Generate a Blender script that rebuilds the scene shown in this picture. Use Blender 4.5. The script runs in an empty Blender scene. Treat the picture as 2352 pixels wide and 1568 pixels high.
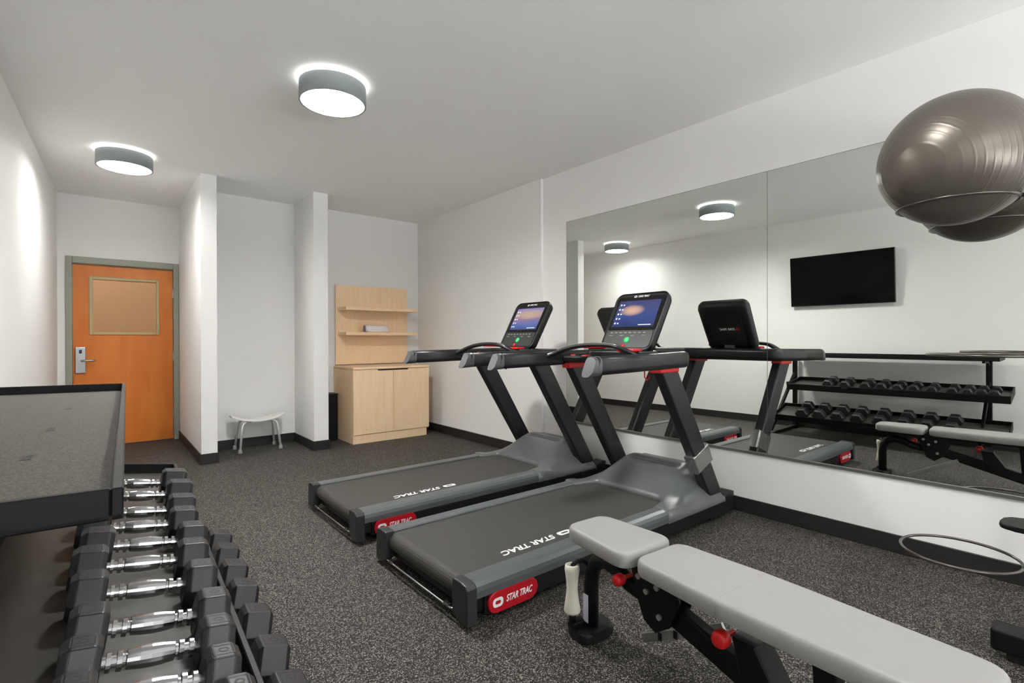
import bpy, bmesh, math, random
from mathutils import Matrix, Vector
random.seed(7)
R = math.radians
scene = bpy.context.scene
COL = scene.collection

# ------------------------------------------------------------------ camera, world, exposure
CAM_H = 1.186
WORLD_LOW, WORLD_HIGH = 3.6, 0.15    # ceiling fill added below the horizon, soft sky above, behind the viewer's open end
cam_data = bpy.data.cameras.new('camera')
cam_data.sensor_fit = 'HORIZONTAL'
cam_data.sensor_width = 36.0
cam_data.lens = 36.0 * 1162.0 / 2352.0
cam_data.clip_start = 0.02
cam = bpy.data.objects.new('camera', cam_data)
COL.objects.link(cam)
cam.location = (0, 0, CAM_H)
cam.rotation_euler = (Matrix.Rotation(-R(39.27), 3, 'Z') @ Matrix.Rotation(R(90 - 0.2), 3, 'X') @ Matrix.Rotation(R(-0.13), 3, 'Z')).to_euler()
scene.camera = cam
world = bpy.data.worlds.new('world')
scene.world = world
world.use_nodes = True
_nt = world.node_tree; _bg = _nt.nodes['Background']
_tc = _nt.nodes.new('ShaderNodeTexCoord'); _sx = _nt.nodes.new('ShaderNodeSeparateXYZ'); _rp = _nt.nodes.new('ShaderNodeMapRange')
_rp.inputs['From Min'].default_value = -0.40; _rp.inputs['From Max'].default_value = -0.02
_rp.inputs['To Min'].default_value = WORLD_LOW; _rp.inputs['To Max'].default_value = WORLD_HIGH
_nt.links.new(_tc.outputs['Generated'], _sx.inputs[0]); _nt.links.new(_sx.outputs[2], _rp.inputs[0]); _nt.links.new(_rp.outputs[0], _bg.inputs[1])
_bg.inputs[0].default_value = (0.96, 0.97, 1.0, 1)
scene.view_settings.view_transform = 'Standard'
scene.view_settings.look = 'None'
scene.view_settings.gamma = 1.0
scene.view_settings.use_curve_mapping = False
scene.view_settings.exposure = 2.45
LAMP_DOWN = 40.0     # emission of a ceiling lamp's diffuser
LAMP_UP = 1.0        # glow ring between drum and ceiling
LAMP_SPOTS = [(1.131, 3.129), (0.180, 5.405), (2.0, 0.72), (0.9, -2.6)]  # last spot is an unseen fill lamp added for even light
CEIL = 2.78
XR = 3.43            # mirror wall

# ------------------------------------------------------------------ materials
def srgb(r, g, b):
    f = lambda c: (c / 255 / 12.92) if c <= 10.3 else ((c / 255 + 0.055) / 1.055) ** 2.4
    return (f(r), f(g), f(b), 1)

def mat(name, col, rough=0.5, metal=0.0, bump=0.0, bscale=200.0, emit=None, estr=0.0, spec=0.5, vary=0.0, vscale=4.0, coat=0.0):
    m = bpy.data.materials.new(name)
    m.use_nodes = True
    nt = m.node_tree
    b = nt.nodes['Principled BSDF']
    b.inputs['Base Color'].default_value = col
    b.inputs['Roughness'].default_value = rough
    b.inputs['Metallic'].default_value = metal
    b.inputs['Specular IOR Level'].default_value = spec
    if coat:
        b.inputs['Coat Weight'].default_value = coat
        b.inputs['Coat Roughness'].default_value = 0.15
    if emit:
        b.inputs['Emission Color'].default_value = emit
        b.inputs['Emission Strength'].default_value = estr
    if bump or vary:
        tc = nt.nodes.new('ShaderNodeTexCoord')
    if bump:
        n = nt.nodes.new('ShaderNodeTexNoise'); n.inputs['Scale'].default_value = bscale
        n.inputs['Detail'].default_value = 3
        bp = nt.nodes.new('ShaderNodeBump'); bp.inputs['Strength'].default_value = bump
        bp.inputs['Distance'].default_value = 0.002
        nt.links.new(tc.outputs['Object'], n.inputs['Vector'])
        nt.links.new(n.outputs['Fac'], bp.inputs['Height'])
        nt.links.new(bp.outputs['Normal'], b.inputs['Normal'])
    if vary:
        n2 = nt.nodes.new('ShaderNodeTexNoise'); n2.inputs['Scale'].default_value = vscale
        n2.inputs['Detail'].default_value = 4
        mx = nt.nodes.new('ShaderNodeMix'); mx.data_type = 'RGBA'
        mx.inputs[6].default_value = tuple(c * (1 - vary) for c in col[:3]) + (1,)
        mx.inputs[7].default_value = tuple(min(1, c * (1 + vary)) for c in col[:3]) + (1,)
        nt.links.new(tc.outputs['Object'], n2.inputs['Vector'])
        nt.links.new(n2.outputs['Fac'], mx.inputs[0])
        nt.links.new(mx.outputs[2], b.inputs['Base Color'])
    return m

def wood(name, c1, c2, rough=0.45, stretch=(14, 14, 1.2), spec=0.4):
    m = mat(name, c1, rough, spec=spec)
    nt = m.node_tree; b = nt.nodes['Principled BSDF']
    tc = nt.nodes.new('ShaderNodeTexCoord'); mp = nt.nodes.new('ShaderNodeMapping')
    mp.inputs['Scale'].default_value = stretch
    n = nt.nodes.new('ShaderNodeTexNoise'); n.inputs['Scale'].default_value = 3.0; n.inputs['Detail'].default_value = 6
    n.inputs['Distortion'].default_value = 0.6
    r = nt.nodes.new('ShaderNodeValToRGB')
    r.color_ramp.elements[0].color = c2; r.color_ramp.elements[0].position = 0.3
    r.color_ramp.elements[1].color = c1; r.color_ramp.elements[1].position = 0.7
    nt.links.new(tc.outputs['Object'], mp.inputs[0]); nt.links.new(mp.outputs[0], n.inputs['Vector'])
    nt.links.new(n.outputs['Fac'], r.inputs[0]); nt.links.new(r.outputs[0], b.inputs['Base Color'])
    return m

def flecked(name, base, light, s1, frac, rough=0.7, dark=None, bump=0.3):
    """rubber crumb flooring: small random light chips in a dark matrix"""
    m = mat(name, base, rough, spec=0.3)
    nt = m.node_tree; b = nt.nodes['Principled BSDF']
    tc = nt.nodes.new('ShaderNodeTexCoord')
    def layer(scale, thr, size):
        v = nt.nodes.new('ShaderNodeTexVoronoi'); v.inputs['Scale'].default_value = scale
        nt.links.new(tc.outputs['Object'], v.inputs['Vector'])
        sp = nt.nodes.new('ShaderNodeSeparateColor'); nt.links.new(v.outputs['Color'], sp.inputs[0])
        gt = nt.nodes.new('ShaderNodeMath'); gt.operation = 'GREATER_THAN'; gt.inputs[1].default_value = thr
        nt.links.new(sp.outputs[0], gt.inputs[0])
        lt = nt.nodes.new('ShaderNodeMath'); lt.operation = 'LESS_THAN'; lt.inputs[1].default_value = size
        nt.links.new(v.outputs['Distance'], lt.inputs[0])
        mu = nt.nodes.new('ShaderNodeMath'); mu.operation = 'MULTIPLY'
        nt.links.new(gt.outputs[0], mu.inputs[0]); nt.links.new(lt.outputs[0], mu.inputs[1])
        m2 = nt.nodes.new('ShaderNodeMath'); m2.operation = 'MULTIPLY'
        ad = nt.nodes.new('ShaderNodeMath'); ad.operation = 'MULTIPLY_ADD'; ad.inputs[1].default_value = 0.75; ad.inputs[2].default_value = 0.25
        nt.links.new(sp.outputs[1], ad.inputs[0])
        nt.links.new(mu.outputs[0], m2.inputs[0]); nt.links.new(ad.outputs[0], m2.inputs[1])
        return m2
    a = layer(s1, 1 - frac, 0.52); c = layer(s1 * 1.9, 1 - frac * 0.9, 0.6)
    mx = nt.nodes.new('ShaderNodeMath'); mx.operation = 'MAXIMUM'
    nt.links.new(a.outputs[0], mx.inputs[0]); nt.links.new(c.outputs[0], mx.inputs[1])
    mixc = nt.nodes.new('ShaderNodeMix'); mixc.data_type = 'RGBA'
    mixc.inputs[6].default_value = base; mixc.inputs[7].default_value = light
    nt.links.new(mx.outputs[0], mixc.inputs[0]); nt.links.new(mixc.outputs[2], b.inputs['Base Color'])
    return m

def mirror_mat():
    m = mat('mirror_silver', (0.80, 0.82, 0.79, 1), 0.005, 1.0)
    return m

def screen_mat(name, cols, strength, blob, blobcol):
    """lit touch screen showing a dusk landscape"""
    m = bpy.data.materials.new(name); m.use_nodes = True
    nt = m.node_tree; b = nt.nodes['Principled BSDF']
    b.inputs['Base Color'].default_value = (0.01, 0.01, 0.012, 1); b.inputs['Roughness'].default_value = 0.15
    tc = nt.nodes.new('ShaderNodeTexCoord'); sx = nt.nodes.new('ShaderNodeSeparateXYZ')
    nt.links.new(tc.outputs['Generated'], sx.inputs[0])
    rp = nt.nodes.new('ShaderNodeValToRGB')
    els = rp.color_ramp.elements
    els[0].position = 0; els[0].color = cols[0]; els[1].position = 1; els[1].color = cols[-1]
    for i, c in enumerate(cols[1:-1]):
        e = els.new((i + 1) / (len(cols) - 1)); e.color = c
    n = nt.nodes.new('ShaderNodeTexNoise'); n.inputs['Scale'].default_value = 3.5; n.inputs['Detail'].default_value = 4
    nt.links.new(tc.outputs['Generated'], n.inputs['Vector'])
    ad = nt.nodes.new('ShaderNodeMath'); ad.operation = 'MULTIPLY_ADD'; ad.inputs[1].default_value = 0.35; ad.inputs[2].default_value = -0.17
    nt.links.new(n.outputs['Fac'], ad.inputs[0])
    a2 = nt.nodes.new('ShaderNodeMath'); a2.operation = 'ADD'
    nt.links.new(sx.outputs[2], a2.inputs[0]); nt.links.new(ad.outputs[0], a2.inputs[1])
    nt.links.new(a2.outputs[0], rp.inputs[0])
    # glow of the low sun in the pictured sky
    def axis(out, c, k):
        s = nt.nodes.new('ShaderNodeMath'); s.operation = 'SUBTRACT'; s.inputs[1].default_value = c
        nt.links.new(out, s.inputs[0])
        d = nt.nodes.new('ShaderNodeMath'); d.operation = 'MULTIPLY'; d.inputs[1].default_value = k
        nt.links.new(s.outputs[0], d.inputs[0])
        q = nt.nodes.new('ShaderNodeMath'); q.operation = 'MULTIPLY'
        nt.links.new(d.outputs[0], q.inputs[0]); nt.links.new(d.outputs[0], q.inputs[1])
        return q
    qx = axis(sx.outputs[1], blob[0], blob[2]); qz = axis(sx.outputs[2], blob[1], blob[3])
    su = nt.nodes.new('ShaderNodeMath'); su.operation = 'ADD'
    nt.links.new(qx.outputs[0], su.inputs[0]); nt.links.new(qz.outputs[0], su.inputs[1])
    inv = nt.nodes.new('ShaderNodeMath'); inv.operation = 'SUBTRACT'; inv.inputs[0].default_value = 1.0; inv.use_clamp = True
    nt.links.new(su.outputs[0], inv.inputs[1])
    mx = nt.nodes.new('ShaderNodeMix'); mx.data_type = 'RGBA'; mx.inputs[7].default_value = blobcol
    nt.links.new(inv.outputs[0], mx.inputs[0]); nt.links.new(rp.outputs[0], mx.inputs[6])
    nt.links.new(mx.outputs[2], b.inputs['Emission Color']); b.inputs['Emission Strength'].default_value = strength
    return m

def ball_mat():
    m = mat('grey_vinyl', srgb(106, 99, 91), 0.33, 0.55, spec=0.5)
    nt = m.node_tree; b = nt.nodes['Principled BSDF']
    tc = nt.nodes.new('ShaderNodeTexCoord'); mp = nt.nodes.new('ShaderNodeMapping')
    mp.inputs['Rotation'].default_value = (0.25, 0.2, 0.35)
    w = nt.nodes.new('ShaderNodeTexWave'); w.wave_type = 'BANDS'; w.bands_direction = 'X'
    w.inputs['Scale'].default_value = 14; w.inputs['Distortion'].default_value = 0.0
    n = nt.nodes.new('ShaderNodeTexNoise'); n.inputs['Scale'].default_value = 3
    bp = nt.nodes.new('ShaderNodeBump'); bp.inputs['Distance'].default_value = 0.003; bp.inputs['Strength'].default_value = 0.45
    mu = nt.nodes.new('ShaderNodeMath'); mu.operation = 'MULTIPLY'
    nt.links.new(tc.outputs['Object'], mp.inputs[0]); nt.links.new(mp.outputs[0], w.inputs['Vector'])
    nt.links.new(tc.outputs['Object'], n.inputs['Vector'])
    pw = nt.nodes.new('ShaderNodeMath'); pw.operation = 'POWER'; pw.inputs[1].default_value = 6
    nt.links.new(w.outputs['Fac'], pw.inputs[0])
    nt.links.new(pw.outputs[0], mu.inputs[0]); nt.links.new(n.outputs['Fac'], mu.inputs[1])
    nt.links.new(mu.outputs[0], bp.inputs['Height']); nt.links.new(bp.outputs['Normal'], b.inputs['Normal'])
    return m

M = {
    'wall': mat('wall_paint', srgb(240, 239, 236), 0.65, bump=0.12, bscale=90, spec=0.25),
    'ceiling': mat('ceiling_paint', srgb(250, 250, 248), 0.8, bump=0.35, bscale=160, spec=0.15),
    'floor': flecked('rubber_floor', srgb(22, 21, 20), srgb(150, 145, 136), 185, 0.29, 0.66),
    'corridor': mat('corridor_paint', srgb(186, 150, 112), 0.7),
    'base': mat('vinyl_baseboard', srgb(38, 36, 36), 0.45),
    'silver': mirror_mat(),
    'glass_edge': mat('mirror_edge', srgb(120, 128, 122), 0.2, 0.6),
    'alu': mat('brushed_aluminium', srgb(150, 150, 146), 0.35, 0.9),
    'door': wood('orange_door_veneer', srgb(226, 134, 52), srgb(213, 116, 36), 0.38, (2.2, 2.2, 0.5)),
    'door_frame': mat('door_frame_paint', srgb(150, 154, 140), 0.4),
    'lite': mat('lite_frame_paint', srgb(186, 168, 122), 0.4),
    'steel': mat('satin_steel', srgb(190, 190, 190), 0.28, 0.9),
    'maple': wood('maple_laminate', srgb(255, 226, 188), srgb(250, 214, 172), 0.45, (9, 9, 0.9)),
    'gap': mat('dark_gap', srgb(70, 52, 36), 0.7),
    'white_plastic': mat('white_plastic', srgb(236, 236, 232), 0.35),
    'towel': mat('white_terry', srgb(240, 236, 236), 0.95, bump=0.8, bscale=400),
    'towel_edge': mat('towel_stripe', srgb(150, 130, 160), 0.95),
    'rubber_tip': mat('grey_rubber', srgb(150, 150, 148), 0.7),
    'chrome': mat('chrome', srgb(172, 172, 172), 0.2, 1.0),
    'stool_leg': mat('anodised_leg', srgb(222, 222, 222), 0.35, 0.35),
    'bin': mat('bin_plastic', srgb(10, 10, 10), 0.5, spec=0.3),
    'drum': mat('lamp_drum', srgb(146, 154, 154), 0.6),
    'diffuser': mat('lamp_diffuser', (0.9, 0.9, 0.9, 1), 0.5, emit=(1.0, 0.99, 0.97, 1), estr=LAMP_DOWN),
    'diffuser_dim': mat('lamp_diffuser_dim', (0.9, 0.9, 0.9, 1), 0.5, emit=(1.0, 0.99, 0.97, 1), estr=LAMP_DOWN * .30),
    'diffuser_low': mat('lamp_diffuser_low', (0.9, 0.9, 0.9, 1), 0.5, emit=(1.0, 0.99, 0.97, 1), estr=LAMP_DOWN * .26),
    'glow': mat('lamp_glow_ring', (0.9, 0.9, 0.9, 1), 0.5, emit=(1.0, 0.985, 0.96, 1), estr=LAMP_UP),
    'tv': mat('tv_panel', (0.001, 0.001, 0.001, 1), 0.12, spec=0.15),
    'black_plastic': mat('black_plastic', srgb(17, 18, 18), 0.4, bump=0.1, bscale=500),
    'black_gloss': mat('black_gloss', srgb(7, 7, 8), 0.18),
    'frame_black': mat('black_powder_coat', srgb(23, 23, 25), 0.38, spec=0.5),
    'deck_black': mat('deck_black', srgb(7, 7, 8), 0.5),
    'rail_grey': mat('rail_grey', srgb(92, 96, 98), 0.38, 0.25, bump=0.05, bscale=600),
    'cap_grey': mat('cap_grey', srgb(42, 44, 46), 0.45),
    'hood_grey': mat('hood_grey', srgb(96, 99, 100), 0.36, 0.2, bump=0.05, bscale=600),
    'hood_dark': mat('hood_recess', srgb(70, 73, 76), 0.5),
    'belt': mat('belt_fabric', srgb(58, 56, 53), 0.6, bump=0.25, bscale=900),
    'grip_end': mat('grip_end_grey', srgb(92, 93, 95), 0.35, 0.3),
    'red': mat('red_plastic', srgb(214, 28, 30), 0.4),
    'badge_red': mat('badge_red', srgb(178, 18, 34), 0.35),
    'white_print': mat('white_print', srgb(236, 236, 236), 0.5),
    'tape': mat('silver_tape', srgb(140, 140, 138), 0.25, 0.7, bump=0.8, bscale=60),
    'green': mat('green_button', srgb(60, 190, 110), 0.4, emit=srgb(60, 200, 110), estr=0.06),
    'panel_grey': mat('control_panel', srgb(52, 54, 52), 0.4),
    'hex': mat('dumbbell_rubber', srgb(33, 32, 35), 0.42, spec=0.45, bump=0.15, bscale=350),
    'hex_label': mat('dumbbell_label', srgb(24, 23, 24), 0.6),
    'rack': mat('rack_black', srgb(5, 5, 6), 0.5, spec=0.3),
    'tray': mat('rack_tray', srgb(62, 59, 54), 0.32, spec=0.8),
    'liner': flecked('tray_liner', srgb(64, 62, 55), srgb(104, 100, 89), 260, 0.5, 0.6),
    'pad': mat('bench_vinyl', srgb(150, 149, 146), 0.5, bump=0.12, bscale=450),
    'seam': mat('bench_seam', srgb(148, 147, 142), 0.6),
    'cream': mat('cream_plastic', srgb(226, 222, 206), 0.4),
    'sticker': mat('pale_sticker', srgb(190, 186, 200), 0.5),
    'ball': ball_mat(),
    'ring': mat('ring_steel', srgb(96, 92, 88), 0.3, 0.8),
    'screen_a': screen_mat('screen_dusk', [srgb(36, 52, 110), srgb(50, 74, 150), srgb(60, 84, 150), srgb(78, 84, 140), srgb(70, 70, 130)], 0.14, (0.62, 0.62, 3.2, 4.5), srgb(250, 200, 170)),
    'screen_b': screen_mat('screen_dawn', [srgb(60, 78, 140), srgb(90, 112, 178), srgb(150, 120, 150), srgb(176, 150, 160), srgb(140, 130, 190)], 0.17, (0.45, 0.7, 1.6, 4.0), srgb(200, 170, 150)),
    'icon': mat('screen_icon', (0.3, 0.3, 0.3, 1), 0.4, emit=srgb(225, 230, 245), estr=0.14),
}
glass = bpy.data.materials.new('pane_glass'); glass.use_nodes = True
gb = glass.node_tree.nodes['Principled BSDF']
gb.inputs['Transmission Weight'].default_value = 1.0; gb.inputs['Roughness'].default_value = 0.0
gb.inputs['IOR'].default_value = 1.05; gb.inputs['Base Color'].default_value = (0.95, 0.92, 0.88, 1)
M['glass'] = glass

# ------------------------------------------------------------------ mesh builder
I4 = Matrix.Identity(4)
class MB:
    def __init__(s): s.bm = bmesh.new()
    def merge(s, b, mtx=None, smooth=False):
        if mtx is not None: bmesh.ops.transform(b, matrix=mtx, verts=b.verts)
        for f in b.faces: f.smooth = smooth
        bmesh.ops.recalc_face_normals(b, faces=b.faces)
        me = bpy.data.meshes.new('t'); b.to_mesh(me); b.free()
        s.bm.from_mesh(me); bpy.data.meshes.remove(me)
        return s
    def box(s, x0, x1, y0, y1, z0, z1, bev=0.0, seg=2, mtx=None):
        b = bmesh.new(); bmesh.ops.create_cube(b, size=1)
        for v in b.verts:
            v.co = Vector(((x0 + x1) / 2 + v.co.x * (x1 - x0), (y0 + y1) / 2 + v.co.y * (y1 - y0), (z0 + z1) / 2 + v.co.z * (z1 - z0)))
        if bev: bmesh.ops.bevel(b, geom=list(b.edges), offset=bev, segments=seg, affect='EDGES', profile=0.5)
        return s.merge(b, mtx, smooth=False)
    def prism(s, pts, a0, a1, axis='Y', bev=0.0, seg=2, mtx=None, smooth=False):
        """extrude a 2D outline; axis Y: pts are (x,z); axis X: (y,z); axis Z: (x,y)"""
        b = bmesh.new()
        def P(p, a): return {'Y': (p[0], a, p[1]), 'X': (a, p[0], p[1]), 'Z': (p[0], p[1], a)}[axis]
        v0 = [b.verts.new(P(p, a0)) for p in pts]; v1 = [b.verts.new(P(p, a1)) for p in pts]
        c0 = b.faces.new(v0); c1 = b.faces.new(list(reversed(v1)))
        n = len(pts)
        for i in range(n): b.faces.new((v0[i], v1[i], v1[(i + 1) % n], v0[(i + 1) % n]))
        if bev:
            es = [e for e in b.edges if c0 in e.link_faces or c1 in e.link_faces]
            bmesh.ops.bevel(b, geom=es, offset=bev, segments=seg, affect='EDGES', profile=0.5)
        return s.merge(b, mtx, smooth)
    def sweep(s, path, sect, closed=False, up=(0, 0, 1), caps=True, smooth=True, mtx=None, scale=None):
        """carry a closed 2D section (side, up) along a 3D path"""
        b = bmesh.new(); path = [Vector(p) for p in path]; n = len(path); rings = []
        up = Vector(up); prev = None
        for i, p in enumerate(path):
            if closed: t = path[(i + 1) % n] - path[i - 1]
            elif i == 0: t = path[1] - p
            elif i == n - 1: t = p - path[i - 1]
            else: t = (path[i + 1] - p).normalized() + (p - path[i - 1]).normalized()
            t.normalize()
            u = up
            if abs(t.dot(u)) > 0.98: u = prev if prev is not None else Vector((0, 1, 0))
            sd = t.cross(u).normalized(); uu = sd.cross(t).normalized(); prev = uu
            k = 1.0
            if 0 < i < n - 1 or closed:
                a = (p - path[i - 1]).normalized(); k = 1 / max(0.5, t.dot(a))
            sc = scale[i] if scale else 1.0
            rings.append([b.verts.new(p + sd * (q[0] * sc * (k if abs(up.dot(t)) < .9 else 1)) + uu * (q[1] * sc)) for q in sect])
        m = len(sect)
        for i in range(n if closed else n - 1):
            r0, r1 = rings[i], rings[(i + 1) % n]
            for j in range(m): b.faces.new((r0[j], r0[(j + 1) % m], r1[(j + 1) % m], r1[j]))
        if caps and not closed:
            b.faces.new(list(reversed(rings[0]))); b.faces.new(rings[-1])
        return s.merge(b, mtx, smooth)
    def tube(s, path, r, n=14, closed=False, caps=True, mtx=None):
        sect = [(r * math.cos(2 * math.pi * k / n), r * math.sin(2 * math.pi * k / n)) for k in range(n)]
        return s.sweep(path, sect, closed, caps=caps, mtx=mtx)
    def lathe(s, prof, n=32, mtx=None, smooth=True):
        """revolve (r,z) profile about Z"""
        b = bmesh.new(); rings = []
        for r, z in prof:
            if r < 1e-6: rings.append([b.verts.new((0, 0, z))])
            else: rings.append([b.verts.new((r * math.cos(2 * math.pi * k / n), r * math.sin(2 * math.pi * k / n), z)) for k in range(n)])
        for a, c in zip(rings, rings[1:]):
            if len(a) == 1 and len(c) == 1: continue
            for k in range(n):
                k2 = (k + 1) % n
                if len(a) == 1: b.faces.new((a[0], c[k], c[k2]))
                elif len(c) == 1: b.faces.new((a[k], a[k2], c[0]))
                else: b.faces.new((a[k], a[k2], c[k2], c[k]))
        return s.merge(b, mtx, smooth)
    def cyl(s, p0, p1, r0, r1=None, n=24):
        p0, p1 = Vector(p0), Vector(p1); d = p1 - p0; L = d.length
        mtx = Matrix.Translation(p0) @ d.to_track_quat('Z', 'Y').to_matrix().to_4x4()
        r1 = r0 if r1 is None else r1
        return s.lathe([(0, 0), (r0, 0), (r0, 0), (r1, L), (r1, L), (0, L)], n, mtx, smooth=False)
    def grid(s, pts, smooth=True, mtx=None):
        b = bmesh.new(); vs = [[b.verts.new(p) for p in row] for row in pts]
        for i in range(len(vs) - 1):
            for j in range(len(vs[0]) - 1):
                b.faces.new((vs[i][j], vs[i][j + 1], vs[i + 1][j + 1], vs[i + 1][j]))
        return s.merge(b, mtx, smooth)
    def sphere(s, c, r, mtx=None, seg=48, rings=32):
        b = bmesh.new(); bmesh.ops.create_uvsphere(b, u_segments=seg, v_segments=rings, radius=r)
        bmesh.ops.translate(b, verts=b.verts, vec=c)
        return s.merge(b, mtx, True)
    def text(s, body, size, mtx, depth=0.0006, shear=0.3, bold=0.022, align='LEFT', width=None):
        c = bpy.data.curves.new('t', 'FONT'); c.body = body; c.size = size; c.shear = shear; c.offset = bold * size
        c.extrude = depth; c.align_x = align; c.align_y = 'CENTER'
        o = bpy.data.objects.new('t', c); COL.objects.link(o)
        me = o.to_mesh(); b = bmesh.new(); b.from_mesh(me); o.to_mesh_clear()
        bpy.data.objects.remove(o); bpy.data.curves.remove(c)
        if width:
            xs = [v.co.x for v in b.verts]; x0, k = min(xs), width / (max(xs) - min(xs))
            for v in b.verts: v.co.x = (v.co.x - x0) * k
        return s.merge(b, mtx)
    def obj(s, name, m, parent=None, angle=None):
        me = bpy.data.meshes.new(name); s.bm.normal_update(); s.bm.to_mesh(me); s.bm.free()
        if angle:
            me.polygons.foreach_set('use_smooth', [True] * len(me.polygons)); me.set_sharp_from_angle(angle=R(angle))
        me.materials.append(m)
        o = bpy.data.objects.new(name, me); COL.objects.link(o)
        if parent is not None: o.parent = parent
        return o

def tag(o, label, cat, group=None, kind=None):
    o['label'] = label; o['category'] = cat
    if group: o['group'] = group
    if kind: o['kind'] = kind
    return o
def struct(o, label=None):
    o['kind'] = 'structure'
    if label: o['label'] = label
    return o
def empty(name, loc=(0, 0, 0), rz=0.0):
    o = bpy.data.objects.new(name, None); o.empty_display_size = 0.1
    COL.objects.link(o); o.location = loc; o.rotation_euler = (0, 0, rz)
    return o
def dup(o, parent=None):
    c = o.copy(); COL.objects.link(c)
    if parent is not None: c.parent = parent
    for ch in list(o.children): dup(ch, c)
    return c
def rrect(w, h, r, n=5, cx=0.0, cy=0.0):
    pts = []
    for sx, sy, a in ((1, 1, 0), (-1, 1, 90), (-1, -1, 180), (1, -1, 270)):
        for k in range(n + 1):
            t = R(a + 90 * k / n)
            pts.append((cx + sx * (w / 2 - r) + r * math.cos(t), cy + sy * (h / 2 - r) + r * math.sin(t)))
    return pts
def arc(cx, cy, r, a0, a1, n):
    return [(cx + r * math.cos(R(a0 + (a1 - a0) * k / n)), cy + r * math.sin(R(a0 + (a1 - a0) * k / n))) for k in range(n + 1)]
def frame(o, x, y, z=None):
    """matrix with given origin and axes x, y"""
    x, y = Vector(x).normalized(), Vector(y).normalized(); z = x.cross(y).normalized() if z is None else Vector(z)
    m = Matrix((x, y, z)).transposed().to_4x4(); m.translation = Vector(o); return m
def smooth(t): t = max(0, min(1, t)); return t * t * (3 - 2 * t)

# ------------------------------------------------------------------ room shell
YN = -4.6
def left_x(y): return -0.34 - 0.0345 * (7.29 - y)
struct(MB().box(-1.2, 4.2, YN - .3, 9.6, -0.1, 0.0).obj('floor', M['floor']), 'dark rubber floor with pale flecks')
struct(MB().box(-1.2, 4.2, YN - .3, 9.6, CEIL, CEIL + .1).obj('ceiling', M['ceiling']), 'pale grey textured ceiling')
struct(MB().prism([(left_x(YN), YN), (left_x(7.44), 7.44), (left_x(7.44) - .15, 7.44), (left_x(YN) - .15, YN)], 0, CEIL, 'Z').obj('wall_left', M['wall']), 'pale grey left wall')
struct(MB().box(XR, XR + .15, YN, 3.70, 0, CEIL).obj('wall_right', M['wall']), 'pale grey wall behind the mirrors')
struct(MB().box(XR - .03, XR + .15, 3.70, 6.35, 0, CEIL).obj('wall_right', M['wall']), 'pale grey wall beside the cabinet')
struct(MB().box(1.80, XR + .15, 6.20, 6.35, 0, CEIL).obj('wall_back', M['wall']), 'pale grey wall behind the cabinet')
struct(MB().box(.80, 1.80, 6.24, 6.35, 0, CEIL).obj('wall_alcove', M['wall']), 'pale grey alcove wall behind the stool')
struct(MB().box(.757, .892, 5.61, 7.44, 0, CEIL).obj('wall_partition', M['wall']), 'pale end wall between door and stool')
struct(MB().box(1.79, 1.945, 5.55, 6.24, 0, CEIL).obj('wall_pier', M['wall']), 'pale pier between stool and cabinet')
b = MB(); b.box(-.6, -.273, 7.29, 7.44, 0, CEIL); b.box(.754, .80, 7.29, 7.44, 0, CEIL); b.box(-.273, .754, 7.29, 7.44, 2.105, CEIL)
struct(b.obj('wall_door', M['wall']), 'pale wall around the orange door')
m = MB(); m.box(-.8, XR + .15, YN - .15, YN, 2.6, CEIL)
struct(m.obj('wall_near', M['wall']), 'pale lintel over the wide opening behind the viewer')
struct(MB().box(-1.0, 1.8, 8.9, 9.05, 0, CEIL).obj('wall_corridor', M['corridor']), 'tan corridor wall seen through the door pane')
b = MB(); b.box(-1.0, -.85, 7.44, 8.9, 0, CEIL); b.box(1.65, 1.8, 7.44, 8.9, 0, CEIL)
struct(b.obj('wall_corridor', M['corridor']), 'tan corridor side walls')
# baseboards
BH = 0.10
def board(pts, name):
    m = MB()
    for (x0, x1, y0, y1) in pts: m.box(x0, x1, y0, y1, 0, BH, 0.003, 1)
    return struct(m.obj(name, M['base']), 'dark vinyl baseboard')
board([(XR - .011, XR, YN, 3.70), (XR - .041, XR - .03, 3.70, 6.20)], 'baseboard_right')
board([(1.945, XR - .03, 6.189, 6.20)], 'baseboard_back')
board([(.892, 1.79, 6.229, 6.24)], 'baseboard_alcove')
board([(.746, .757, 5.599, 7.29), (.757, .903, 5.599, 5.61), (.892, .903, 5.61, 6.229)], 'baseboard_partition')
board([(1.779, 1.79, 5.539, 6.229), (1.79, 1.956, 5.539, 5.55), (1.945, 1.956, 5.55, 6.189)], 'baseboard_pier')
struct(MB().prism([(left_x(YN), YN), (left_x(7.29), 7.29), (left_x(7.29) + .011, 7.29), (left_x(YN) + .011, YN)], 0, BH, 'Z').obj('baseboard_left', M['base']), 'dark vinyl baseboard')

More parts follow.
